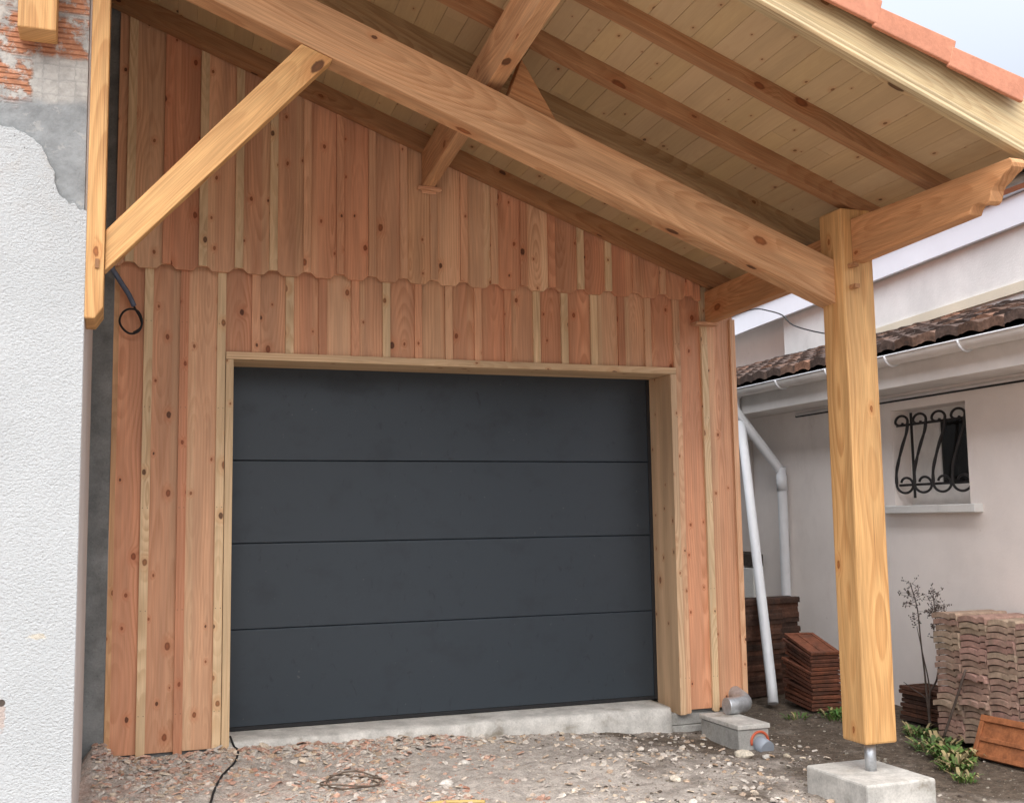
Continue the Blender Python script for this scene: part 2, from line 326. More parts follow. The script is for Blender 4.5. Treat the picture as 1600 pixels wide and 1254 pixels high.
# ------------------------------------------------------------------ mesh helpers
class MB:
    """collects faces with a UV (length, across) and a colour + seed per corner"""
    def __init__(s): s.v = []; s.f = []; s.uv = []; s.c = []; s.sm = []
    def face(s, pts, uvs=None, col=(.5, .5, .5, 0), smooth=False):
        b = len(s.v); s.v += [tuple(p) for p in pts]; s.f.append(tuple(range(b, b + len(pts))))
        s.uv += list(uvs) if uvs else [(p[0], p[2]) for p in pts]; s.c += [col] * len(pts); s.sm.append(smooth)
    def prism(s, poly, o, U, Vv, Wv, t, col, uoff=0.):
        """poly in (u,v) about o, extruded by t along Wv"""
        o, U, Vv, Wv = V3(o), V3(U), V3(Vv), V3(Wv)
        area = sum(poly[i][0] * poly[(i + 1) % len(poly)][1] - poly[(i + 1) % len(poly)][0] * poly[i][1] for i in range(len(poly)))
        if (area > 0) == (U.cross(Vv).dot(Wv) > 0): poly = poly[::-1]      # first face looks along -Wv
        a = [o + U * p[0] + Vv * p[1] for p in poly]; b = [p + Wv * t for p in a]
        vm = sum(p[1] for p in poly) / len(poly)
        uvA = [(p[0] + uoff, p[1] - vm) for p in poly]
        s.face(a, uvA, col); s.face(b[::-1], [(q[0] + 3.1, q[1]) for q in uvA[::-1]], col)
        n = len(poly)
        for i in range(n):
            j = (i + 1) % n
            p, q = poly[i], poly[j]
            s.face([a[j], a[i], b[i], b[j]],
                   [(q[0] + uoff + 1.7, q[1] - vm + .043), (p[0] + uoff + 1.7, p[1] - vm + .043), (p[0] + uoff + 1.7, p[1] - vm + t + .043), (q[0] + uoff + 1.7, q[1] - vm + t + .043)], col)
    def box(s, lo, hi, col=(.5, .5, .5, 0), axis='z'):
        lo, hi = V3(lo), V3(hi); d = hi - lo
        if axis == 'z': s.prism([(0, 0), (d.z, 0), (d.z, d.x), (0, d.x)], lo, (0, 0, 1), (1, 0, 0), (0, 1, 0), d.y, col)
        elif axis == 'x': s.prism([(0, 0), (d.x, 0), (d.x, d.z), (0, d.z)], lo, (1, 0, 0), (0, 0, 1), (0, 1, 0), d.y, col)
        else: s.prism([(0, 0), (d.y, 0), (d.y, d.z), (0, d.z)], lo, (0, 1, 0), (0, 0, 1), (1, 0, 0), d.x, col)
    def obox(s, o, U, Vv, Wv, lu, lv, lw, col=(.5, .5, .5, 0)):
        s.prism([(0, 0), (lu, 0), (lu, lv), (0, lv)], o, U, Vv, Wv, lw, col)
    def tube(s, pts, r, n=10, col=(.5, .5, .5, 0), caps=True, smooth=3, closed=False):
        pts = [V3(p) for p in pts]
        if smooth and len(pts) > 2: pts = catmull(pts, smooth)
        rs = r if callable(r) else (lambda t: r)
        N = len(pts); rings = []
        T = (pts[1] - pts[0]).normalized(); up = V3((0, 0, 1)) if abs(T.z) < .9 else V3((1, 0, 0))
        X = T.cross(up).normalized()
        for i, p in enumerate(pts):
            T = (pts[min(i + 1, N - 1)] - pts[max(i - 1, 0)]).normalized()
            X = (X - T * X.dot(T)).normalized(); Y = T.cross(X); rad = rs(i / (N - 1))
            rings.append([p + (X * math.cos(2 * math.pi * k / n) + Y * math.sin(2 * math.pi * k / n)) * rad for k in range(n)])
        b = len(s.v)
        for rg in rings: s.v += [tuple(p) for p in rg]
        for i in range(N - 1):
            for k in range(n):
                k2 = (k + 1) % n
                s.f.append((b + i * n + k, b + i * n + k2, b + (i + 1) * n + k2, b + (i + 1) * n + k)); s.uv += [(0, 0)] * 4; s.c += [col] * 4; s.sm.append(True)
        if caps:
            s.f.append(tuple(b + k for k in reversed(range(n)))); s.uv += [(0, 0)] * n; s.c += [col] * n; s.sm.append(False)
            s.f.append(tuple(b + (N - 1) * n + k for k in range(n))); s.uv += [(0, 0)] * n; s.c += [col] * n; s.sm.append(False)
    def build(s, name, mat, parent=None, bevel=0., seg=1, weld=True):
        me = bpy.data.meshes.new(name); me.from_pydata(s.v, [], s.f)
        me.uv_layers.new(name='UVMap', do_init=False); me.uv_layers['UVMap'].data.foreach_set('uv', [x for q in s.uv for x in q])
        me.color_attributes.new('wc', 'FLOAT_COLOR', 'CORNER'); me.color_attributes['wc'].data.foreach_set('color', [x for q in s.c for x in q])
        me.polygons.foreach_set('use_smooth', s.sm)
        if weld:
            bm = bmesh.new(); bm.from_mesh(me); bmesh.ops.remove_doubles(bm, verts=bm.verts, dist=1e-5)
            bmesh.ops.recalc_face_normals(bm, faces=bm.faces); bm.to_mesh(me); bm.free()
        me.materials.append(mat); me.update()
        o = bpy.data.objects.new(name, me); COL.objects.link(o)
        if parent is not None: o.parent = parent; o.matrix_parent_inverse = parent_inv(parent)
        if bevel:
            b = o.modifiers.new('bevel', 'BEVEL'); b.width = bevel; b.segments = seg; b.limit_method = 'ANGLE'; b.angle_limit = R(40)
        return o

def parent_inv(p):
    m = Matrix.LocRotScale(p.location, p.rotation_euler, p.scale)
    if p.parent: m = parent_world(p.parent) @ p.matrix_parent_inverse @ m
    return m.inverted()
def parent_world(p):
    m = Matrix.LocRotScale(p.location, p.rotation_euler, p.scale)
    return parent_world(p.parent) @ p.matrix_parent_inverse @ m if p.parent else m

def catmull(P, k):
    out = []
    for i in range(len(P) - 1):
        p0 = P[max(i - 1, 0)]; p1 = P[i]; p2 = P[i + 1]; p3 = P[min(i + 2, len(P) - 1)]
        for j in range(k):
            t = j / k
            out.append(.5 * ((2 * p1) + (p2 - p0) * t + (2 * p0 - 5 * p1 + 4 * p2 - p3) * t * t + (3 * p1 - p0 - 3 * p2 + p3) * t ** 3))
    out.append(P[-1]); return out

def tag(o, label, cat, group=None, kind=None):
    o['label'] = label; o['category'] = cat
    if group: o['group'] = group
    o['kind'] = kind or 'thing'
    return o
def thing(name, label, cat, loc=(0, 0, 0), group=None, rot=(0, 0, 0)):
    o = bpy.data.objects.new(name, None); COL.objects.link(o); o.location = loc; o.rotation_euler = rot
    o.empty_display_size = .2
    return tag(o, label, cat, group)

# wood tones (base reflectance)
def pink():
    k = random.random(); a = (.61, .280, .155) ; b = (.65, .395, .235)
    f = random.uniform(.90, 1.10)
    return tuple((a[i] + (b[i] - a[i]) * k) * f for i in range(3)) + (random.uniform(1, 60),)
def cream(): f = random.uniform(.94, 1.06); return (.70 * f, .505 * f, .30 * f, random.uniform(1, 60))
def gold(f=1.): return (.585 * f, .335 * f, .135 * f, random.uniform(1, 60))
def amber(f=1.): return (.50 * f, .255 * f, .115 * f, random.uniform(1, 60))
def tan(f=1.): return (.57 * f, .325 * f, .165 * f, random.uniform(1, 60))

SL = .372                                        # roof fall per metre to the right
AN = math.atan(SL); CA, SA = math.cos(AN), math.sin(AN)
RU = V3((CA, 0, -SA)); RN = V3((SA, 0, CA))      # down the slope, and square to it
def soff(x): return 4.254 - SL * x               # underside of the roof boarding
SK = .05                                         # the timber runs a touch out of square to the facade

# ------------------------------------------------------------------ ground
def gz(x, y):
    base = -.075 - .018 * max(0, min(x, 4)) - .035 * max(0, min(1.2, -y)) - .012 * max(0, min(3, -y - 1.2))
    if x > 2.4: base -= .055 * min(1, (x - 2.4) / .6)
    if x > 3.6: base += .02 * min(1.5, x - 3.6)
    near = math.exp(-((x - 1) ** 2 + (y + .5) ** 2) / 30)
    n = mnoise.fractal(V3((x * 1.1, y * 1.1, 3.3)), 1, 2, 5) * .022 + mnoise.fractal(V3((x * 6, y * 6, 1.3)), 1, 2, 4) * .011
    heap = .05 * math.exp(-((y + .12) / .16) ** 2) * (1 if -.7 < x < 1.2 else math.exp(-((x - 1.2) / .5) ** 2)) if x < 3.2 else 0
    mort = .12 * math.exp(-(((x + .74) / .07) ** 2 + ((y + .10) / .22) ** 2))
    return base + n * near * 1.3 + heap * .8 + mort
def grid_axis(lo, hi, d, far):
    a = []; x = lo
    while x <= hi: a.append(x); x += d
    g = d; x = a[-1]
    while x < far: g *= 1.5; x += g; a.append(x)
    g = d; x = a[0]
    while x > -far: g *= 1.5; x -= g; a.insert(0, x)
    return a
gx, gy = grid_axis(-1.2, 5.2, .028, 400), grid_axis(-3., 2.4, .028, 400)
gm = MB(); nx = len(gx)
gm.v = [(x, y, gz(x, y)) for y in gy for x in gx]
for j in range(len(gy) - 1):
    for i in range(nx - 1):
        gm.f.append((j * nx + i, j * nx + i + 1, (j + 1) * nx + i + 1, (j + 1) * nx + i)); gm.uv += [(0, 0)] * 4; gm.c += [(0, 0, 0, 0)] * 4; gm.sm.append(True)
go = gm.build('ground', DIRT, weld=False); go['kind'] = 'structure'

# ------------------------------------------------------------------ garage (facade, door, threshold)
gar = thing('garage', 'garage with pink larch board and batten front around a dark grey sectional door', 'garage', (1.5, 0, -.05))
LB = [-.5, -.293, -.08, .133, .34, .548, .756, .96, 1.172, 1.38, 1.582, 1.793, 2.001, 2.206, 2.425, 2.635, 2.839, 3.065, 3.285]
UB = [-.619, -.406, -.194, .021, .231, .441, .651, .859, 1.067, 1.27, 1.478, 1.691, 1.9, 2.103, 2.317, 2.526, 2.736, 2.945, 3.157]
FZ0, FZ1 = -.035, 2.93
random.seed(21)
m = MB()
edges = [-.695] + LB + [3.535]
def batten_poly(z0, z1, wd):         # rounded lower end
    c = .009
    return [(z0 + c, 0), (z1, 0), (z1, wd), (z0 + c, wd), (z0, wd - c), (z0, c)]
for i in range(len(edges) - 1):
    a, b = edges[i], edges[i + 1]
    z0 = 2.325 if (a > -.1 and b < 3.07) else FZ0
    col = (.64, .38, .22, 9.9) if i in (9,) else pink()
    m.box((a + .002, -.020, z0), (b - .002, 0, FZ1), col)
# battens
special = {0: cream, 2: cream, 13: cream, 4: cream}
for i, x in enumerate(LB):
    z0 = 2.325 if 0 < x < 3.0 else FZ0 - .022
    wd = .05
    col = special.get(i, lambda: pink() if random.random() > .18 else cream())()
    xc = x if x > 0 or x < -.1 else -.074
    m.prism(batten_poly(z0, FZ1 - .005, wd), (xc - wd / 2, -.0415, 0), (0, 0, 1), (1, 0, 0), (0, 1, 0), .0208, col)
m.prism(batten_poly(FZ0 - .022, FZ1 - .005, .03), (-.697, -.0415, 0), (0, 0, 1), (1, 0, 0), (0, 1, 0), .0208, tan(1.05))
m.prism(batten_poly(FZ0 - .022, 2.70, .04), (3.500, -.0415, 0), (0, 0, 1), (1, 0, 0), (0, 1, 0), .0208, pink())
for x in [-.5, -.293, -.074, 3.065, 3.285]:          # nail heads in pairs on the battens
    for z in (.18, .78, 1.38, 1.98, 2.5):
        for dx in (-.014, .014): m.box((x + dx - .0022, -.0422, z), (x + dx + .0022, -.0410, z + .0044), (.10, .07, .05, 1))
m.build('lower_cladding', W_CLAD, gar, .0022, 2)
random.seed(5)
m = MB()
ue = [-.70] + UB + [3.255]
for i in range(len(ue) - 1):
    a, b = ue[i] + .002, ue[i + 1] - .002
    t0, t1 = 4.20 - SL * a, 4.20 - SL * b
    zb, c, hb = 2.820, .028, .026
    # lower corners clipped beside each batten
    la = a + (hb if i else 0); rb = b - (hb if i < len(ue) - 2 else 0)
    poly = [(zb + c, a), (t0, a), (t1, b), (zb + c, b)]
    if i < len(ue) - 2: poly += [(zb + c, rb), (zb, rb - c)]
    else: poly += [(zb, b)]
    if i: poly += [(zb, la + c), (zb + c, la)]
    else: poly += [(zb, a)]
    col = pink()
    if i == 9: col = (.63, .37, .21, 33.3)
    m.prism(poly, (0, -.066, 0), (0, 0, 1), (1, 0, 0), (0, 1, 0), .022, col)
ucream = {0, 2, 3, 4, 14, 15}
for i, x in enumerate(UB):
    wd = .05
    m.prism([(2.848, 0), (4.20 - SL * (x - wd / 2), 0), (4.20 - SL * (x + wd / 2), wd), (2.848, wd)], (x - wd / 2, -.0855, 0), (0, 0, 1), (1, 0, 0), (0, 1, 0), .0192,
            cream() if i in ucream else pink())
m.build('upper_cladding', W_CLAD, gar, .0022, 2)
# little ledges that carry the purlin and the wall plate at the facade
for (x0, x1, z) in ((1.155, 1.315, 3.44), (3.18, 3.36, 2.636)):
    m = MB(); m.box((x0, -.125, z), (x1, -.045 if z < 3 else -.087, z + .022), pink(), 'x')
    if z > 3: m.box((x0 + .03, -.075 if z < 3 else -.098, z - .018), (x1 - .03, -.045 if z < 3 else -.087, z - .001), pink(), 'x')
    m.build('ledge_batten', W_CLAD, gar, .002)
# structural walls behind the boards (plain block work to the sides and back)
m = MB()
for lo, hi in (((-.698, .003, -.3), (-.05, .29, 4.2)), ((3.055, .003, -.055), (3.525, .29, 2.9)), ((-.049, .003, 2.34), (3.054, .29, 2.88))):
    m.box(lo, hi)
m.prism([(-.049, 2.881), (3.054, 2.881), (3.054, 3.0), (-.049, 4.16)], (0, .003, 0), (1, 0, 0), (0, 0, 1), (0, 1, 0), .287, (.5, .5, .5, 0))
m.box((3.30, .291, -.25), (3.525, 4.0, 2.9)); m.box((-.68, 4.001, -.25), (3.525, 4.2, 2.9))
m.build('block_wall', CONC_D, gar)
m = MB(); m.box((2.955, .012, -.14), (3.5, .30, -.058)); m.box((2.958, .002, -.4), (3.5, .28, -.142)); m.build('plinth', CONC, gar, .006)
m = MB(); m.box((-.70, .03, -.4), (-.06, .3, -.05)); m.build('plinth', CONC_D, gar, .006)
# door frame
fr = bpy.data.objects.new('door_frame', None); COL.objects.link(fr); fr.parent = gar; fr.matrix_parent_inverse = parent_inv(gar)
HD = 2.283
m = MB(); m.box((-.046, -.052, -.062), (0, .285, HD + .001), cream()); m.build('jamb', W_CLAD, fr, .003, 2)
m = MB(); m.box((3.0, -.052, -.062), (3.046, .285, HD + .001), (.60, .41, .25, 8.8)); m.build('jamb', W_CLAD, fr, .003, 2)
m = MB(); m.box((-.046, -.053, HD + .002), (3.046, .285, HD + .048), (.62, .44, .265, 4.4), 'x'); m.build('lintel', W_CLAD, fr, .003, 2)
dr = bpy.data.objects.new('garage_door', None); COL.objects.link(dr); dr.parent = gar; dr.matrix_parent_inverse = parent_inv(gar)
zb = [.022, .620, 1.158, 1.685, 2.32]
for i in range(4):
    m = MB(); g = .0018
    # folded profile: a small step at the top edge of every section
    prof = [(0, zb[i] + g), (0, zb[i + 1] - g - .006), (.006, zb[i + 1] - g), (.04, zb[i + 1] - g), (.04, zb[i] + g)]
    m.prism(prof, (-.02, .296, 0), (0, 1, 0), (0, 0, 1), (1, 0, 0), 3.04, (.5, .5, .5, 0))
    m.build('door_panel', DOORM, dr, .002, 2)
m = MB(); m.box((-.02, .330, .0), (3.02, .338, 2.32)); m.build('door_backing', RUBBER, dr)
m = MB(); m.box((-.02, .292, -.002), (3.02, .328, .0225)); m.build('bottom_seal', RUBBER, dr, .003)
m = MB(); m.box((2.978, .2865, .0), (2.9995, .2945, HD)); m.build('guide_rail', BLACKP, dr)
m = MB(); m.box((0.001, .2865, .0), (.010, .2945, HD)); m.build('guide_rail', BLACKP, dr)
# threshold slab with a worn, uneven nose
m = MB(); N = 60; rows = [(.345, -.004), (.12, -.006), (.012, -.012), (-.006, -.022), (-.012, -.07), (-.02, -.35)]
for i in range(N + 1):
    x = -.05 + 3.0 * i / N
    for k, (y, z) in enumerate(rows):
        a = 0 if k == 0 else (1 if k < 2 else 2.4)
        m.v.append((x, y + mnoise.noise(V3((x * 5, k, 2))) * .008 * a, z + mnoise.noise(V3((x * 4, k * 2., 7))) * .0045 * a))
for i in range(N):
    for k in range(len(rows) - 1):
        a = i * len(rows) + k; b = a + len(rows)
        m.f.append((a, a + 1, b + 1, b)); m.uv += [(0, 0)] * 4; m.c += [(0, 0, 0, 0)] * 4; m.sm.append(True)
for i in (0, N):
    m.f.append(tuple(i * len(rows) + k for k in range(len(rows)))); m.uv += [(0, 0)] * len(rows); m.c += [(0, 0, 0, 0)] * len(rows); m.sm.append(False)
m.build('threshold', CONC_L, gar, weld=True)

# ------------------------------------------------------------------ timber canopy
can = thing('timber_canopy', 'timber canopy with sloping rafters, braced truss, tall corner post and terracotta verge tiles', 'canopy', (1.3, -1.9, -.1))
random.seed(11)
X0, X1 = -.80, 3.56
YF, YB = -3.08, 4.0
# roof boarding: boards run front to back, slightly different tones, a few butt joints
m = MB(); s = 0.
Ydir = V3((-SK, -1, 0)).normalized()
L = (X1 - X0) / CA; wd = .118
while s < L:
    base = V3((X0, 0, soff(X0))) + RU * s
    ys = [.3, -YF + .0]; cut = random.uniform(.4, 2.6)
    segs = [(-.6, cut), (cut + .0015, 3.06)]
    for a, b in segs:
        k = random.uniform(.93, 1.05)
        col = (.475 * k, .335 * k, .180 * k * random.uniform(.94, 1.04), random.uniform(1, 60))
        dz = random.uniform(0, .0015)
        m.obox(base + Ydir * a + RN * dz, Ydir, RU, RN, b - a, min(wd - .0013, L - s), .018, col)
    s += wd
m.build('boarding', W_SOFT, can, .0012)
# roof covering (above the boarding, ends behind the verge tiles)
m = MB()
T = 14; st = (L + .1) / T
for i in range(T):
    o = V3((X0, 4.0, soff(X0))) + RU * (i * st) + RN * (.045)
    m.prism([(0, 0), (st + .03, .012), (st + .03, .05), (0, .03)], o, RU, RN, (0, -1, 0), 7.07, (.5, .5, .5, 0))
m.build('roof_covering', T_NEW, can)
m = MB(); m.obox(V3((X0, -3.03, soff(X0))) + RN * .021, RU, RN, (0, 1, 0), L, .022, 7.0); m.build('underlay', CONC_D, can)
# rafters
def rafter(y0, y1, x0, x1, h, colf, name='rafter', a=4.254):
    mm = MB(); l = (x1 - x0) / CA
    mm.prism([(0, 0), (l, 0), (l, -h), (0, -h)], (x0, y0, a - SL * x0 - .001), RU, RN, (0, 1, 0), y1 - y0, colf)
    return mm.build(name, W_BEAM, can, .004, 2)
HR = .117
for (a, b) in ((-2.532, -2.458), (-1.972, -1.898), (-1.412, -1.338), (-.852, -.778)):
    rafter(a, b, -.8, 3.52, HR, amber(random.uniform(.62, .70)) if a != -1.412 else (.33, .215, .105, 17.))
rafter(-.162, -.088, -.80, 3.52, HR, amber(.70))
# verge board with its moulding
yv = YF
def along(o, lo, hi, y0, y1, x0, x1, mat, col, name, parent, bev=.003):
    mm = MB(); l = (x1 - x0) / CA
    mm.prism([(0, lo), (l, lo), (l, hi), (0, hi)], (x0, y0, 4.1 - SL * x0), RU, RN, (0, 1, 0), y1 - y0, col)
    return mm.build(name, mat, parent, bev, 2)
vb = along(None, .004, .285, yv - .012, yv + .016, -1.2, 3.60, W_BEAM, (.50, .385, .215, 12.5), 'verge_board', can)
m = MB(); l = 4.80 / CA
prof = [(0, 0), (.034, 0), (.040, .012), (.036, .026), (.040, .040), (.030, .052), (0, .056)]   # (out, up)
m.prism([(-p[0], p[1]) for p in prof], V3((-1.2, yv - .0125, 4.1 + SL * 1.2)) , (0, 1, 0), RN, RU, l, (.52, .41, .24, 21.))
# grain along the strip: length first
for i in range(len(m.uv)): m.uv[i] = (V3(m.v[i]).dot(RU), V3(m.v[i]).dot(RN) - 3.6 + m.v[i][1] * .9)
m.build('verge_moulding', W_BEAM, can, .003, 2)
# verge tiles
random.seed(3)
xe = 3.195
while xe > .8:
    zl = 3.136 + (3.19 - xe) * .33
    up_ = V3((.32, 0, 1)).normalized()
    mm = MB(); Lt = .43
    U = V3((-1, 0, .292)).normalized(); Nn = V3((.292, 0, 1)).normalized()
    mm.prism([(0, 0), (Lt, 0), (Lt, .098), (0, .118)], (xe, -3.150 + random.uniform(-.004, .004), zl + .005), U, Nn, (0, 1, 0), .022, (.5, .5, .5, 0))
    mm.prism([(0, .100), (Lt, .082), (Lt, .100), (0, .1185)], (xe + .0008, -3.127, zl + .0056), U, Nn, (0, 1, 0), .30, (.5, .5, .5, 0))
    mm.build('verge_tile', T_NEW, can, .006, 2)
    xe -= .392
# truss rafter
m = MB()
m.prism([(0, 0), ((3.16 + .735) / CA, 0), ((3.16 + .735) / CA + 0, .232), (0, .232)], (-.735, -1.907, 3.570 + SL * .735), RU, RN, (0, 1, 0), .14, tan(.98))
m.build('truss_rafter', W_BEAM, can, .006, 2)
# post
m = MB(); c = .018
m.box((3.042, -1.988, .083), (3.242, -1.788, 2.955), gold(1.02))
po = m.build('post', W_BEAM, can, .011, 2)
m = MB()
m.box((3.072, -2.045, 2.618), (3.102, -1.9885, 2.640), amber(.8), 'x'); m.build('peg', W_BEAM, po)
m = MB(); m.box((3.078, -2.040, 2.502), (3.108, -1.9885, 2.524), amber(.8), 'x'); m.build('peg', W_BEAM, po)
m = MB(); m.tube([(3.142, -1.888, -.09), (3.142, -1.888, .084)], .030, 20, smooth=0); m.build('steel_foot', GALV, po)
# wall plate from the facade to the post, and the shaped tail in front of it
pf = V3((3.27, -.088, 0)); pb = V3((3.165, -1.787, 0)); d = (pb - pf); ln = d.length; d.normalize(); sx = V3((-d.y, d.x, 0))
if sx.x < 0: sx = -sx
m = MB(); m.obox(pf + V3((0, 0, 2.655)), d, (0, 0, 1), sx, ln, .225, .075, amber(1.05)); m.build('wall_plate', W_BEAM, can, .006, 2)
tl = 1.215
prof = [(0, 0), (.890, .028), (.902, .052), (.918, .066), (.955, .064), (.985, .050), (1.005, .050), (1.020, .060), (1.030, .082), (1.036, .104), (1.052, .122), (1.085, .136), (1.116, .156), (1.15, .168), (1.166, .180), (1.172, .196), (1.168, .212), (1.152, .222), (0, .243)]
m = MB()
fo = V3((3.104, -1.9885, 2.650)); fd = V3((-.004, -1, 0)).normalized()
m.prism(prof, fo, fd, (0, 0, 1), (1, .0, 0), .076, amber(1.12)); m.build('plate_tail', W_BEAM, can, .005, 2)
# mid purlin on the truss
m = MB(); o = V3((1.187, -.088, 3.463)); d = V3((-.0765, -1, 0)).normalized(); sx = V3((1, -.0765, 0)).normalized()
m.obox(o, d, (0, 0, 1), sx, 2.94, .235, .086, tan(.96)); m.build('purlin', W_BEAM, can, .006, 2)
m = MB()                         # wedge block that stops the purlin on the truss
m.prism([(0, 0), (.30, 0), (0, .235)], V3((1.150, -1.875, 3.566 - SL * 1.150 + .252)), RU, RN, (0, 1, 0), .075, amber(.95)); m.build('purlin_cleat', W_BEAM, can, .004)
# wall post and brace on the house side
m = MB()
m.prism([(2.18, 0), (4.5, 0), (4.5, .075), (2.215, .075), (2.165, .042), (2.165, 0)], (-.811, -1.93, 0), (0, 0, 1), (1, 0, 0), (0, 1, 0), .30, gold(.95))
wp = m.build('wall_post', W_BEAM, can, .006, 2)
m = MB(); m.box((-.773, -1.938, 2.385), (-.757, -1.9305, 2.425), amber(.5)); m.build('peg', W_BEAM, wp)
b0, b1 = V3((-.734, 0, 2.470)), V3((.186, 0, 3.497))
d = (b1 - b0).normalized(); nn = V3((-d.z, 0, d.x))
m = MB(); hw = .066
# ends cut upright at the post and along the truss
def pt(x, z): q = V3((x, 0, z)) - b0; return (q.dot(d), q.dot(nn))
poly = [pt(-.734, 2.380), pt(.262, 3.470), pt(.112, 3.526), pt(-.734, 2.562)]
m.prism(poly, V3((b0.x, -1.905, b0.z)), d, nn, (0, 1, 0), .085, gold(1.05)); m.build('brace', W_BEAM, can, .005, 2)
# gutter along the low edge, with its outlet
def half_round(o, direction, length, r, th, name, mat, parent, n=12):
    mm = MB(); dd = V3(direction).normalized(); side = dd.cross(V3((0, 0, 1))).normalized()
    po_ = [(r * math.cos(math.pi + math.pi * k / n), r * math.sin(math.pi + math.pi * k / n)) for k in range(n + 1)]
    pi_ = [((r - th) * math.cos(math.pi + math.pi * k / n), (r - th) * math.sin(math.pi + math.pi * k / n)) for k in range(n + 1)]
    mm.prism(po_ + pi_[::-1], o, side, (0, 0, 1), dd, length, (.5, .5, .5, 0))
    ob = mm.build(name, mat, parent)
    for p in ob.data.polygons: p.use_smooth = False
    return ob
gu = half_round((3.55, .3, 2.945), (0, -1, 0), 3.3, .035, .003, 'gutter', ZINC, can)
m = MB(); m.tube([(3.55, -.2, 2.93), (3.50, -.2, 2.86), (3.42, -.2, 2.78), (3.40, -.2, 2.695)], .038, 16); m.build('gutter_outlet', ZINC, gu)

# concrete footing under the post
m = MB(); m.box((2.905, -2.165, -.42), (3.33, -1.64, -.07))
fo = m.build('concrete_footing', CONC_L, None, .012, 2); tag(fo, 'rough square concrete block the timber post stands on', 'concrete block')

# ------------------------------------------------------------------ old house at the left
ho = thing('house', 'white roughcast house wall with broken render baring orange hollow brick', 'house', (-2, -1.9, -.1))
m = MB(); m.box((-5, -1.905, -.4), (-.823, 4.5, 6.2)); m.build('masonry_wall', MASON, ho)
random.seed(9)
edge = [(-5, 3.05), (-1.9, 3.03), (-1.5, 3.02), (-1.16, 2.985), (-1.10, 2.97), (-1.05, 2.95), (-1.02, 2.925), (-.99, 2.89), (-.97, 2.84), (-.945, 2.79), (-.945, 2.75), (-.925, 2.70), (-.90, 2.685), (-.885, 2.66), (-.86, 2.665), (-.84, 2.64), (-.811, 2.635)]
pts = []
for i in range(len(edge) - 1):
    (x0, z0), (x1, z1) = edge[i], edge[i + 1]
    k = max(1, int(math.hypot(x1 - x0, z1 - z0) / .014))
    for j in range(k): pts.append((x0 + (x1 - x0) * j / k, z0 + (z1 - z0) * j / k + (random.uniform(-.006, .006) if i else 0)))
pts.append(edge[-1])
m = MB(); m.prism([(-5, -.4), (-.811, -.4)] + pts[::-1], (0, -1.922, 0), (1, 0, 0), (0, 0, 1), (0, 1, 0), .0165, (.5, .5, .5, 0))
m.build('roughcast_render', ROUGHCAST, ho, .002)
m = MB(); m.box((-.8225, -1.885, -.16), (-.8105, -.12, 4.4)); m.build('side_render', PL_BEIGE, ho, .003)
m = MB(); m.box((-.822, -.045, -.4), (-.699, .2, 4.5)); m.build('concrete_return', CONC_D, ho)
m = MB(); m.tube([(-1.085, -1.9235, .573), (-1.085, -1.918, .573)], .014, 14, smooth=0); m.build('rusty_hole', RUSTY, ho)
# timber post end on the brickwork
tp = MB(); tp.prism([(3.372, .004), (4.6, .004), (4.6, .156), (3.372, .156)], (-1.105, -2.055, 0), (0, 0, 1), (1, 0, 0), (0, 1, 0), .148, gold(.98))
o = tp.build('timber_upright', W_BEAM, None, .006, 2); tag(o, 'short golden timber end fixed high on the bare orange brickwork', 'timber post')

# ------------------------------------------------------------------ neighbour's house at the right
nb = thing('neighbour_house', 'low pinkish white house with white gutter and dark brown tiled roof', 'house', (6, 0, -.15))
WX = 5.0; wy0, wy1, wz0, wz1 = -.685, .115, 1.345, 2.075
m = MB()
m.box((WX, wy1, -.5), (WX + .3, 6.5, 2.20), axis='y'); m.box((WX, -7, -.5), (WX + .3, wy0, 2.20), axis='y')
m.box((WX, wy0 + .0001, -.5), (WX + .3, wy1 - .0001, wz0), axis='y'); m.box((WX, wy0 + .0001, wz1), (WX + .3, wy1 - .0001, 2.20), axis='y')
m.box((WX + .301, 6.2, -.5), (9, 6.5, 2.6)); m.box((WX + .301, -7, -.5), (9, -6.7, 2.6))
m.build('wall', PL_PINK, nb)
wi = bpy.data.objects.new('window', None); COL.objects.link(wi); wi.parent = nb; wi.matrix_parent_inverse = parent_inv(nb)
fx = WX + .16
m = MB(); k = .055
kb, kt = .15, .10
m.box((fx, wy0 + .001, wz0 + .001), (fx + .05, wy1 - .001, wz0 + kb), axis='y'); m.box((fx, wy0 + .001, wz1 - kt), (fx + .05, wy1 - .001, wz1 - .001), axis='y')
m.box((fx, wy0 + .001, wz0 + kb + .0005), (fx + .05, wy0 + k, wz1 - kt - .0005)); m.box((fx, wy1 - k, wz0 + kb + .0005), (fx + .05, wy1 - .001, wz1 - kt - .0005))
m.box((fx + .004, -.22, wz0 + kb + .0005), (fx + .046, -.16, wz1 - kt - .0005))
m.build('window_frame', CURTAIN, wi, .003)
m = MB(); m.box((fx + .012, -.1595, wz0 + kb + .001), (fx + .03, wy1 - k - .001, wz1 - kt - .001)); m.build('shutter_leaf', CURTAIN, wi)
m = MB(); m.box((fx + .02, wy0 + k + .001, wz0 + kb + .001), (fx + .03, -.2205, wz1 - kt - .001)); m.build('pane', GLASS, wi)
m = MB(); m.box((WX - .075, -.80, 1.285), (WX + .155, .213, 1.3445), axis='y'); m.build('sill', PL_GREY, nb, .006, 2)
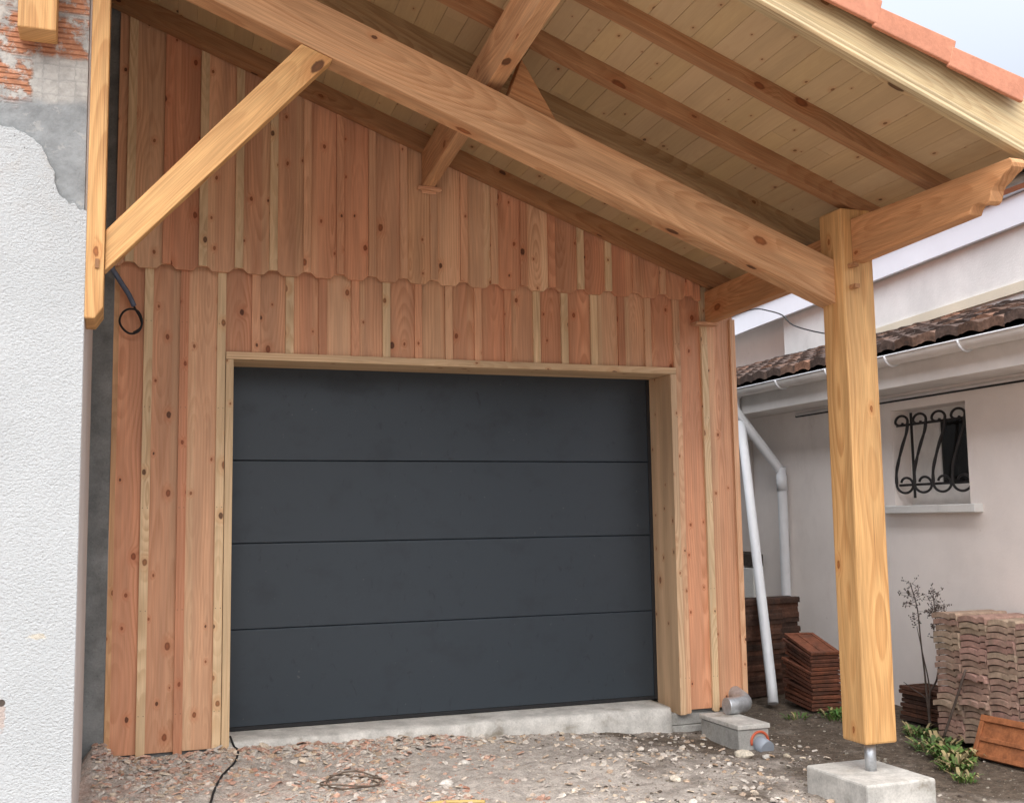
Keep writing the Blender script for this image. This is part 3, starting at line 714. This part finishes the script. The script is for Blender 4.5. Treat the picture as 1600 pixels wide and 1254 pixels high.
# grille of four scrolled bars on two rails
gr = bpy.data.objects.new('window_grille', None); COL.objects.link(gr); gr.parent = nb; gr.matrix_parent_inverse = parent_inv(nb)
gxx = WX + .045
for z in (1.96, 1.500):
    m = MB(); m.box((gxx, wy0 + .001, z - .009), (gxx + .012, wy1 - .001, z + .009), axis='y'); m.build('rail', IRON, gr)
m = MB(); m.box((gxx + .0125, wy1 - .165, 1.40), (gxx + .022, wy1 - .145, 2.05)); m.build('upright', IRON, gr)
# each scroll runs from the small top curl, down a slanted twisted bar into the large bottom curl
for i in range(4):
    y0 = .030 - i * .203
    P = []
    cy, cz = y0 + .005, 1.985
    for k in range(-2, 9):
        a = R(250) - R(33) * k; f_ = .25 + .75 * min(1, (k + 2) / 4)
        P.append((gxx - .012, cy - .070 * f_ * math.cos(a), cz + .046 * f_ * math.sin(a)))
    P += [(gxx - .016, y0 - .050, 1.90), (gxx - .03, y0 - .014, 1.80), (gxx - .034, y0 + .032, 1.69), (gxx - .034, y0 + .064, 1.60)]
    cy2, cz2 = y0 - .012, 1.505
    for k in range(0, 13):
        a = R(168) + R(29) * k; f_ = 1 - .42 * max(0, k - 6) / 6
        P.append((gxx - .03 + .012 * min(1, k / 5), cy2 - .088 * f_ * math.cos(a), cz2 + .066 * f_ * math.sin(a)))
    m = MB(); m.tube(P, lambda t: .0095 + (.003 * abs(math.sin(t * 60)) if .36 < t < .56 else 0), 8, smooth=4); m.build('scroll_bar', IRON, gr)
# eaves: gutter, fascia, soffit
m = MB(); m.box((4.61, -7, 2.19), (4.635, 6.5, 2.43), axis='y'); m.build('eaves_fascia', PVC_D, nb)
m = MB(); m.box((4.636, -7, 2.2005), (5.29, 6.5, 2.222), axis='y'); m.build('eaves_soffit', PVC_D, nb)
g2 = half_round((4.545, 6.5, 2.40), (0, -1, 0), 13.5, .064, .004, 'gutter', PVC_D, nb, 14)
m = MB(); m.tube([(4.479, 6.5, 2.401), (4.479, -7, 2.401)], .007, 8, smooth=0); m.build('gutter_lip', PVC, g2)
for y in (-1.95, -1.23, -.50, .20, .885, 1.61, 2.35):
    P = [(4.545 + .069 * math.cos(R(180 + a)), y, 2.40 + .069 * math.sin(R(180 + a))) for a in range(0, 165, 15)]
    m = MB(); m.tube(P, .009, 8, smooth=1); m.build('gutter_bracket', PVC, g2)
# conduit under the eaves
m = MB(); m.tube([(4.985, 1.35, 2.165), (4.985, -6.5, 2.165)], .013, 8, smooth=0); m.build('eaves_conduit', PVC_D, nb)
m = MB(); m.tube([(4.992, 1.37, 2.150), (4.992, -6.5, 2.145)], .009, 8, smooth=0); m.build('eaves_cable', RUBBER, nb)
# old tile roof, wavy courses
random.seed(4)
m = MB(); PIT = .205; slope = .30
def rz(s, y, r):      # s: distance in from the eaves
    ph = (y / PIT) % 1.0
    return 2.455 + slope * s + .030 * abs(math.sin(math.pi * ph)) + .012 * (ph > .82)
ys = [-3.2 + .0205 * i for i in range(400)]
xs0, DX, ROWS = 4.50, .30, 7
coltab = {}
for r in range(ROWS):
    s0 = r * DX - .02; s1 = (r + 1) * DX + .015
    rowz = 0.
    base = len(m.v)
    for y in ys:
        t = int(math.floor(y / PIT)); jit = (mnoise.noise(V3((t * 3.7, r * 5.1, 0)))) * .022
        lift = mnoise.noise(V3((t * 1.7, r * 2.3, 5))) * .012
        zt = rz(s0, y, r) + .030 + lift
        m.v += [(xs0 + s0 + jit, y, zt - .062), (xs0 + s0 + jit, y, zt), (xs0 + s1, y, rz(s1, y, r) - .004)]
    for i in range(len(ys) - 1):
        t = (r, int(math.floor((ys[i] + .01) / PIT)))
        if t not in coltab:
            k = random.random(); f = random.uniform(.6, 1.3)
            coltab[t] = tuple(q * f for q in ((.085, .058, .047) if k < .68 else (.13, .078, .056) if k < .9 else (.20, .105, .068))) + (0,)
        for a in (0, 1):
            p = base + i * 3 + a
            m.f.append((p, p + 3, p + 4, p + 1)); m.uv += [(0, 0)] * 4; m.c += [coltab[t]] * 4; m.sm.append(False)
m.build('tiled_roof', OLDROOF, nb, weld=False)
m = MB(); m.prism([(4.62, 2.44), (6.7, 3.06), (6.7, 3.0), (4.62, 2.432)], (0, -7, 0), (1, 0, 0), (0, 0, 1), (0, 1, 0), 13.5, (.5, .5, .5, 0)); m.build('roof_deck', CONC_D, nb)
# downpipe
m = MB(); m.tube([(4.56, 1.66, 2.35), (4.56, 1.66, 2.24), (4.60, 1.645, 2.16), (4.875, 1.555, 1.75), (4.925, 1.54, 1.66), (4.925, 1.53, 1.56), (4.925, 1.53, -.2)], .043, 18, smooth=4)
dp = m.build('downpipe', PVC, nb)
for z0, z1 in ((1.50, 1.645),):
    m = MB(); m.tube([(4.925, 1.53, z0), (4.925, 1.53, z1)], .047, 18, smooth=0); m.build('pipe_socket', PVC, dp)
m = MB(); m.box((4.965, 2.10, .95), (4.999, 2.36, 2.0)); m.build('meter_panel', PL_BEIGE, nb, .004)
m = MB(); m.box((4.95, 2.00, .82), (4.9995, 2.34, .93)); m.build('rusty_bracket', RUSTY, nb, .004)
m = MB(); m.box((4.95, 2.10, .52), (4.9995, 2.45, .80)); m.build('meter_box', PL_GREY, nb, .006)
m = MB(); m.box((3.6, 4.3, -.5), (4.99, 4.5, 2.2)); o = m.build('end_wall', PL_PINK); tag(o, 'pale plaster wall closing the passage behind the white pipes', 'wall')

# taller building behind
tb = thing('tall_building', 'taller pale rendered building behind the low roof under a white painted eaves board', 'building', (6.6, 1.0, 0))
def wall_strip(pa, pb, z0a, z0b, z1a, z1b, th, name, mat):
    pa, pb = V3(pa + (0,)), V3(pb + (0,)); d_ = (pb - pa).normalized(); nrm = V3((-d_.y, d_.x, 0))
    if nrm.x < 0: nrm = -nrm
    q = [pa + V3((0, 0, z0a)), pb + V3((0, 0, z0b)), pb + V3((0, 0, z1b)), pa + V3((0, 0, z1a))]
    mm = MB(); qq = [x + nrm * th for x in q]
    mm.face(q[::-1]); mm.face(qq)
    for i in range(4): mm.face([q[i], q[(i + 1) % 4], qq[(i + 1) % 4], qq[i]])
    return mm.build(name, mat, tb)
FA, FB = (6.55, 3.82), (5.75, -1.9)
wall_strip(FA, FB, 2.7, 2.7, 3.74, 3.74, .25, 'wall', PL_GREY)
wall_strip((6.525, 3.85), (5.725, -1.9), 2.99, 2.99, 3.07, 3.07, .024, 'flashing', PL_CREAM)
wall_strip((6.72, 6.6), (5.73, -1.9), 3.51, 3.51, 3.745, 3.745, .04, 'eaves_board', PAINT_W)
wall_strip((6.70, 6.6), (5.69, -1.9), 3.748, 3.748, 3.775, 3.775, .2, 'drip_edge', ZINC)
wall_strip((6.95, 3.90), (6.81, 3.821), 2.7, 2.7, 3.74, 3.74, .2, 'corner_return', PL_GREY)
wall_strip((7.25, 7.5), (7.0, 3.85), 2.4, 2.4, 3.74, 3.74, .2, 'recessed_wall', PL_PINK)
m = MB()
for i in range(60):
    y = 6.5 - i * .14; x = 6.70 - (6.5 - y) * .118
    k = random.uniform(.6, 1.2)
    P = [(.07 * math.cos(math.pi * j / 6), .05 * math.sin(math.pi * j / 6)) for j in range(7)]
    m.prism(P, (x - .03, y, 3.777), (0, 1, 0), (0, 0, 1), (1, .0, .3), 1.2, (.17 * k, .085 * k, .055 * k, 0))
m.build('tiled_roof', OLDROOF, tb)
m = MB(); m.tube([(5.5, 3.6, 3.42), (5.5, 3.122, 3.417), (5.5, 2.75, 3.40), (5.5, 2.516, 3.339), (5.5, 2.272, 3.249), (5.5, 2.084, 3.114), (5.5, 1.631, 2.964), (5.5, 1.3, 2.90)], .007, 6, smooth=4)
o = m.build('overhead_cable', RUBBER); tag(o, 'thin dark cable sagging across the white eaves board left of the post', 'cable')

# ------------------------------------------------------------------ inspection box, elbow, pipes
bx = thing('drain_box', 'grey concrete drain inspection box with flat lid beside the cladding corner', 'drain box', (3.24, -.37, -.16))
m = MB(); m.box((3.115, -.60, -.40), (3.34, -.12, -.082)); m.build('box_body', CONC, bx, .006, 2)
m = MB(); m.box((3.107, -.610, -.079), (3.348, -.11, -.048)); m.build('lid', CONC_L, bx, .006, 2)
m = MB(); P = [(3.27 + .062 * math.cos(R(a)), -.602, -.160 + .062 * math.sin(R(a))) for a in range(-20, 201, 12)]
m.tube(P, .009, 8, smooth=1); m.build('orange_seal_ring', ORANGE, bx)
m = MB(); m.tube([(3.27, -.56, -.17), (3.285, -.665, -.20)], .055, 18, smooth=0); o = m.build('grey_drain_pipe', GREYPVC); tag(o, 'short grey plastic pipe leaving the drain box through an orange ring', 'pipe')
m = MB(); m.tube([(3.25, -.235, .009), (3.32, -.228, .009), (3.40, -.20, .011), (3.445, -.12, .02), (3.45, .0, .05)], .056, 18, smooth=5)
o = m.build('pipe_elbow', GALV); tag(o, 'galvanised pipe elbow lying on the drain box lid', 'pipe elbow')
m = MB()
m.tube([(4.125, .56, -.15), (4.155, .62, -.02), (4.64, 1.735, 2.30)], .040, 18, smooth=0); o = m.build('loose_pipe', PVC)
tag(o, 'loose white pipe leaning diagonally between the garage corner and the fixed downpipe', 'pipe')

# ------------------------------------------------------------------ tiles in stacks
def wave_tile(name, mat, wy=.235, lx=.42, th=.033):
    mm = MB(); prof = []
    for k in range(9): prof.append((-.165 * k / 8, .013 * math.sin(math.pi * k / 8)))
    prof += [(-.168, .002), (-.175, .012), (-.222, .012), (-.230, .0)]
    poly = [(p[0], p[1] + th) for p in prof] + [(p[0], p[1]) for p in prof[::-1]]
    mm.prism(poly, (0, 0, 0), (0, 1, 0), (0, 0, 1), (1, 0, 0), lx, (.5, .5, .5, 0))
    return mm.build(name, mat)
def flat_tile(name, mat, lx=.25, ly=.42, th=.02):
    mm = MB()
    mm.box((0, 0, 0), (lx, ly, th * .7), axis='y')
    mm.box((0, 0.0, th * .7), (.022, ly, th * 1.25), axis='y'); mm.box((lx - .03, 0, th * .7), (lx, ly, th * 1.1), axis='y')
    mm.box((.0225, 0, th * .7), (lx - .0305, .03, th * 1.3), axis='x'); mm.box((.0225, ly - .025, th * .7), (lx - .0305, ly, th * 1.2), axis='x')
    mm.box((.10, .031, th * .7), (.125, ly - .026, th * 1.05), axis='y')
    return mm.build(name, mat, None, .002)
random.seed(31)
proto = wave_tile('pale_roof_tile', T_PALE); first = True
top_l = 'top tile of the tall pale weathered stack against the pinkish wall'
for cidx in range(4):
    n = 20
    for k in range(n):
        o = proto if first else proto.copy()
        if not first: COL.objects.link(o)
        first = False
        o.location = (4.50 + random.uniform(-.012, .012) - (.035 if (cidx, k) in ((1, 10), (0, 5), (1, 6)) else 0), -.83 - cidx * .237 + random.uniform(-.005, .005), -.18 + k * .0403 + cidx * -.006)
        o.rotation_euler = (random.uniform(-.012, .012), 0, random.uniform(-.02, .02))
        tag(o, 'pale pinkish weathered roof tile in the tall neat stack by the wall', 'roof tile', 'pale tiles stacked against the pinkish wall')
proto = flat_tile('red_roof_tile', T_RED, th=.0165); first = True
for k in range(15):
    o = proto if first else proto.copy()
    if not first: COL.objects.link(o)
    first = False
    tilt = R(4 + .75 * k)
    o.location = (4.255 + random.uniform(-.008, .008), .235 + random.uniform(-.008, .008), -.17 + k * .0292); o.rotation_euler = (tilt + random.uniform(-.012, .012), random.uniform(-.012, .012), R(-5) + random.uniform(-.05, .05))
    tag(o, 'dark red flat roof tile in the sloping stack left of the timber post', 'roof tile', 'dark red tiles in the sloping stack')
proto = wave_tile('brown_roof_tile', T_DARK); first = True
for k in range(19):
    o = proto if first else proto.copy()
    if not first: COL.objects.link(o)
    first = False
    o.location = (4.10 + random.uniform(-.02, .02), 1.22 + random.uniform(-.015, .015), -.17 + k * .0405); o.rotation_euler = (0, 0, R(8) + random.uniform(-.05, .05))
    tag(o, 'dark brown curved roof tile in the stack behind the leaning white pipe', 'roof tile', 'brown tiles stacked behind the leaning pipe')
for k in range(19):
    o = proto.copy(); COL.objects.link(o)
    o.location = (4.33 + random.uniform(-.02, .02), 1.30 + random.uniform(-.015, .015), -.17 + k * .0405); o.rotation_euler = (0, 0, R(8) + random.uniform(-.05, .05))
proto = flat_tile('dark_roof_tile', T_DARK, .25, .40); first = True
for k in range(8):
    o = proto if first else proto.copy()
    if not first: COL.objects.link(o)
    first = False
    o.location = (4.66 + random.uniform(-.01, .01), -.66 + random.uniform(-.01, .01), -.17 + k * .030); o.rotation_euler = (0, 0, random.uniform(-.03, .03))
    tag(o, 'dark flat roof tile in the low pile between the post and the pale stack', 'roof tile', 'dark tiles in the low pile')
# leaning tile
mm = MB(); lx, lz, th = .46, .26, .02
mm.box((0, 0, 0), (lx, th, lz), axis='x')
mm.box((0, -.016, lz - .04), (lx, -.0005, lz), axis='x'); mm.box((0, -.014, 0), (.03, -.0005, lz - .0405), axis='z'); mm.box((.0305, -.012, .10), (lx, -.0005, .128), axis='x'); mm.box((.0305, -.012, .0), (lx, -.0005, .025), axis='x')
o = mm.build('leaning_roof_tile', T_RUST, None, .004, 2)
o.location = (4.335, -1.305, -.205); o.rotation_euler = (R(-24), 0, R(-86))
tag(o, 'single rusty orange roof tile leaning against the pale stack', 'roof tile')

# ------------------------------------------------------------------ cables and cord
ca = thing('wall_cable', 'black cable looped in a ring below a blue grey sleeve on the cladding', 'cable', (-.65, -.1, 2.7))
m = MB(); m.tube([(-.735, -.20, 2.80), (-.70, -.14, 2.765), (-.655, -.11, 2.70), (-.615, -.10, 2.64), (-.585, -.09, 2.575)], .015, 10); m.build('sleeve', BLUEISH, ca)
m = MB(); m.tube([(-.588, -.09, 2.58), (-.575, -.085, 2.555), (-.55, -.08, 2.51), (-.54, -.08, 2.465), (-.56, -.08, 2.425), (-.605, -.08, 2.412), (-.645, -.08, 2.44), (-.665, -.08, 2.485), (-.648, -.085, 2.535), (-.61, -.09, 2.558), (-.565, -.09, 2.548), (-.54, -.085, 2.50), (-.545, -.08, 2.45), (-.585, -.085, 2.418)], .0065, 8, smooth=5)
m.build('wire', RUBBER, ca)
def on_ground(pts, r): return [(x, y, gz(x, y) + r) for x, y in pts]
m = MB(); m.tube([(.012, .02, .02), (.03, -.04, -.03)] + on_ground([(.04, -.10), (.035, -.2), (.0, -.32), (-.07, -.5), (-.12, -.68), (-.17, -.95), (-.2, -1.3), (-.1, -1.8)], .006), .0065, 8, smooth=5)
o = m.build('ground_cable', RUBBER); tag(o, 'thin dark cable trailing from the left door jamb across the rubble', 'cable')
P = []
for k in range(46):
    a = k / 45 * 2 * math.pi * 2.35; rx = .155 + .02 * math.sin(a * .7 + 1); ry = .15 + .025 * math.cos(a * .45)
    x, y = .56 + rx * math.cos(a) + .02 * math.sin(a / 3), -.93 + ry * math.sin(a); P.append((x, y, gz(x, y) + .010 + .012 * (1 + math.sin(a * 1.3))))
m = MB(); m.tube(P, .0045, 6, smooth=2); o = m.build('wire_coil', COIL); tag(o, 'small coil of rusty wire lying on the rubble in front of the door', 'wire')
P = on_ground([(.82, -1.45), (.90, -1.43), (.97, -1.425), (1.06, -1.44), (1.12, -1.47)], .006)
m = MB(); m.tube(P, .009, 6, smooth=4); o = m.build('yellow_cord', YELLOW); tag(o, 'short yellow cord on the dirt at the bottom edge', 'cord')

# ------------------------------------------------------------------ rubble
random.seed(77)
CC = [(.47, .235, .15), (.52, .30, .21), (.40, .18, .11), (.62, .57, .50), (.50, .46, .40), (.36, .33, .29), (.58, .48, .36), (.45, .30, .18)]
def chip(mm, x, y, z, s, col, flat=.4):
    n = random.choice((4, 5, 5, 6)); a0 = random.uniform(0, 6.3)
    ring = [(math.cos(a0 + 2 * math.pi * k / n + random.uniform(-.35, .35)) * s * random.uniform(.6, 1.1), math.sin(a0 + 2 * math.pi * k / n) * s * random.uniform(.45, 1.0)) for k in range(n)]
    rot = Matrix.Rotation(random.uniform(-.5, .5), 3, 'X') @ Matrix.Rotation(random.uniform(-.5, .5), 3, 'Y')
    h = s * flat * random.uniform(.5, 1.2); c = V3((x, y, z))
    lo = [c + rot @ V3((p[0], p[1], -h * .5)) for p in ring]; hi = [c + rot @ V3((p[0] * .85, p[1] * .85, h * .5 + random.uniform(-.2, .2) * h)) for p in ring]
    k = random.uniform(.75, 1.15); col = tuple(q * k for q in col) + (0,)
    mm.face(hi, None, col)
    for i in range(n):
        j = (i + 1) % n; mm.face([lo[i], lo[j], hi[j], hi[i]], None, col)
m = MB(); cnt = 0
while cnt < 12000:
    x = random.uniform(-.75, 3.6); y = -random.random() ** 1.25 * 2.1 - .03
    n1_ = mnoise.noise(V3((x * 1.7, y * 1.7, 4))); n2_ = mnoise.noise(V3((x * 4.5, y * 4.5, 9)))
    left = max(0, min(1, (1.05 - x + .5 * n1_) / .5))              # crushed tile in front of the left half of the door
    strip = math.exp(-((y + .14) / .14) ** 2) * max(0, min(1, (1.9 - x) / .8))
    dens = .10 + .75 * left * max(.1, .55 + n1_ + .8 * n2_) + .8 * strip
    if x > 1.3: dens += .30 * max(0, n1_ + .6 * n2_ - .05)
    if x > 3: dens = .07
    if random.random() > dens: continue
    if 2.88 < x < 3.4 and y < -1.55: continue
    s = .0035 + .026 * random.random() ** 4
    c = random.choice(CC) if x < 1.5 else random.choice(CC[3:])
    dm_ = random.uniform(.15, .65); c = tuple(q * (1 - dm_) + d_ * dm_ for q, d_ in zip(c, (.47, .40, .345)))
    chip(m, x, y, gz(x, y) + s * .22, s, c); cnt += 1
for k in range(2200):                      # crumbs of soil and gravel on the dark side
    x = random.uniform(1.8, 4.9); y = random.uniform(-2.5, .5)
    s = .004 + .012 * random.random() ** 4
    g = random.choice(((.12, .10, .08), (.2, .17, .13), (.3, .27, .22), (.09, .07, .055)))
    if 2.88 < x < 3.4 and -2.2 < y < -1.6: continue
    chip(m, x, y, gz(x, y) + s * .2, s, g, .7)
o = m.build('rubble', CHIP, weld=False); tag(o, 'crushed tile and mortar rubble scattered over the dirt before the door', 'rubble', kind='stuff')
shards = [(random.uniform(-.6, 1.25), -.06 - random.random() ** 2 * .4, random.uniform(.03, .065), random.choice((0, 0, 1, 3, 4, 5, 5, 6))) for _ in range(46)] + [(.18, -.16, .055, 0), (.30, -.13, .05, 1), (.62, -.10, .06, 0), (.74, -.13, .05, 6), (.95, -.12, .055, 0), (1.06, -.10, .045, 7), (1.18, -.09, .04, 6), (.45, -.22, .05, 5), (.40, -.30, .045, 4), (-.32, -.16, .06, 5), (-.42, -.30, .05, 3), (-.10, -.12, .045, 0), (.85, -.22, .04, 1), (1.02, -.35, .04, 0), (.15, -.45, .04, 3), (1.65, -.55, .05, 0), (2.05, -.22, .05, 7), (2.3, -.4, .035, 3), (1.32, -.50, .035, 3), (-.25, -.5, .035, 2), (-.05, -.75, .04, 2), (.25, -.95, .045, 0), (.9, -.75, .03, 1), (1.7, -.12, .04, 5), (-.55, -.12, .05, 0)]
for (x, y, s, ci) in shards:
    mm = MB(); chip(mm, 0, 0, 0, s * .66, tuple(q * .65 + d_ * .35 for q, d_ in zip(CC[ci], (.47, .40, .345))), .32); o = mm.build('tile_shard', CHIP, None, .002); o.location = (x, y, gz(x, y) + .014)
    tag(o, 'small broken shard of tile or mortar lying on the rubble', 'shard', 'larger shards on the rubble')
def stone(x, y, s, col, label, flat=.55):
    mm = MB(); bmm = bmesh.new(); bmesh.ops.create_icosphere(bmm, subdivisions=2, radius=1)
    for v in bmm.verts:
        n = mnoise.noise(v.co * 1.3 + V3((x * 7, y * 7, 0))) * .35 + mnoise.noise(v.co * 3 + V3((x, y, 3))) * .15
        v.co = V3((v.co.x * s * 1.25, v.co.y * s * .8, v.co.z * s * flat)) * (1 + n)
    for f in bmm.faces: mm.face([v.co for v in f.verts], None, tuple(col) + (0,))
    bmm.free(); o = mm.build('stone', CHIP); o.location = (x, y, gz(x, y) + s * flat * .45); o.rotation_euler.z = x * 9
    tag(o, label, 'stone')
stone(1.05, -1.03, .035, (.62, .58, .52), 'pale flat stone on the dark dirt near the bottom edge')
stone(1.28, -.62, .03, (.66, .62, .56), 'white stone chip alone on the dirt before the door middle')
stone(2.27, -1.33, .035, (.62, .55, .45), 'cream stone at the lower right of the dirt')
stone(3.06, -.74, .05, (.58, .52, .42), 'large cream rubble stone against the drain box')
stone(3.19, -.80, .028, (.50, .47, .42), 'small grey stone beside the grey drain pipe')
stone(3.30, -.86, .024, (.55, .47, .36), 'small tan stone in front of the grey drain pipe')
stone(2.85, -.93, .02, (.66, .62, .56), 'small white pebble left of the drain box on bare dirt')
stone(3.62, -.10, .028, (.5, .48, .45), 'pale stone on the dark soil behind the post')

# ------------------------------------------------------------------ weeds and the dead plant
def weed(x, y, r, n, h, label, seed, g=(.10, .19, .035)):
    random.seed(seed); mm = MB()
    for i in range(int(n * 1.1)):
        a = random.uniform(0, 6.28); rr_ = r * random.random() ** .6
        bx_, by_ = x + math.cos(a) * rr_ * .8, y + math.sin(a) * rr_ * .8
        z = gz(bx_, by_); lh = h * random.uniform(.3, 1.1); ou = random.uniform(.2, 1.0); a2 = a + random.uniform(-1.2, 1.2)
        dirv = V3((math.cos(a2) * ou, math.sin(a2) * ou, 1)).normalized(); side = dirv.cross(V3((0, 0, 1)))
        side = side.normalized() if side.length > .01 else V3((1, 0, 0)); wdt = lh * random.uniform(.05, .15)
        k = random.uniform(.6, 1.35); dry = random.random() < .22; lh *= 1.3 if dry else 1
        col = (.30 * k, .24 * k, .12 * k, 0) if dry else (g[0] * k * random.uniform(.8, 1.3), g[1] * k, g[2] * k, 0)
        p0 = V3((bx_, by_, z)); p1 = p0 + dirv * lh * .5; p2 = p0 + dirv * lh * .85 - V3((0, 0, lh * .12)) + V3((math.cos(a2), math.sin(a2), 0)) * lh * .2
        p3 = p2 + V3((math.cos(a2), math.sin(a2), -.5)) * lh * .2
        mm.face([p0 - side * wdt * .2, p0 + side * wdt * .2, p1 + side * wdt, p1 - side * wdt], None, col)
        mm.face([p1 - side * wdt, p1 + side * wdt, p2 + side * wdt * .75, p2 - side * wdt * .75], None, col)
        mm.face([p2 - side * wdt * .75, p2 + side * wdt * .75, p3], None, col)
    o = mm.build('weed_clump', LEAF, weld=False); tag(o, label, 'weed'); return o
weed(4.33, .02, .15, 130, .09, 'low green weeds at the foot of the sloping red tile stack', 1, (.075, .15, .03))
weed(4.05, .15, .10, 40, .07, 'sparse green weeds left of the sloping red tile stack', 2, (.075, .14, .03))
weed(4.50, -.62, .10, 90, .10, 'small green weeds right beside the bottom of the timber post', 3, (.09, .16, .04))
weed(4.33, -.98, .14, 130, .11, 'green weeds at the foot of the pale tile stack', 4, (.09, .15, .045))
weed(4.22, -1.26, .13, 190, .13, 'bright green weeds left of the leaning orange tile', 5, (.095, .17, .04))
weed(4.06, -1.47, .12, 130, .10, 'bright green grass tuft in front of the leaning orange tile', 6, (.095, .17, .04))
weed(3.90, -1.72, .08, 60, .08, 'small green tuft at the lower right edge', 7, (.095, .17, .04))
weed(4.0, 1.0, .12, 60, .10, 'dark green weeds beneath the leaning white pipe', 8, (.05, .10, .025))
random.seed(14)
dpnt = thing('dead_plant', 'tall dry dead weed with thin stalks and seed heads left of the pale stack', 'dead plant', (4.62, -.58, -.17))
def stalk(P, r, nm):
    mm = MB(); mm.tube(P, lambda t: r * (1 - .65 * t), 6, smooth=4); return mm.build(nm, DEAD, dpnt)
B = V3((4.60, -.62, -.17))
def S(dy, z): return (4.62 + random.uniform(-.02, .02), B.y + dy, z)
stalk([B, S(.02, .05), S(.06, .2), S(.08, .42), S(.11, .62), S(.14, .80)], .0085, 'stalk')
stalk([B, S(.0, .05), S(-.06, .16), S(-.10, .35), S(-.10, .55), S(-.07, .74)], .0085, 'stalk')
stalk([S(.0, .02), S(.03, .15), S(.045, .34), S(.09, .50)], .006, 'stalk')
stalk([B, S(.06, .0), S(.16, .06), S(.26, .10)], .006, 'stalk')
for (dy, z, n, sp) in ((.13, .74, 30, .09), (.09, .58, 12, .08), (-.10, .62, 44, .09), (-.10, .5, 14, .08), (-.08, .70, 22, .07)):
    hm = MB()
    for k in range(n):
        a = random.uniform(0, 6.28); e = random.uniform(-.6, 1.2); l = sp * random.uniform(.4, 1.1)
        p0 = V3((4.62, B.y + dy, z + random.uniform(-.10, .06))); p1 = p0 + V3((math.cos(a) * math.cos(e), math.sin(a) * math.cos(e), math.sin(e))) * l
        hm.tube([p0, p1], .0011, 4, smooth=0, caps=False)
        for q in range(3):
            c0 = p1 + V3((random.uniform(-1, 1), random.uniform(-1, 1), random.uniform(-1, 1))) * .012
            hm.tube([c0, c0 + V3((random.uniform(-1, 1), random.uniform(-1, 1), random.uniform(-1, 1))) * .010], .0035, 4, smooth=0)
    hm.build('seed_head', DEAD, dpnt)
m = MB(); m.tube([(4.40, -.98, -.16), (4.43, -1.06, .05), (4.45, -1.16, .29)], .008, 6, smooth=3); o = m.build('dry_stick', DEAD); tag(o, 'bare brown stick leaning on the pale tile stack', 'stick')
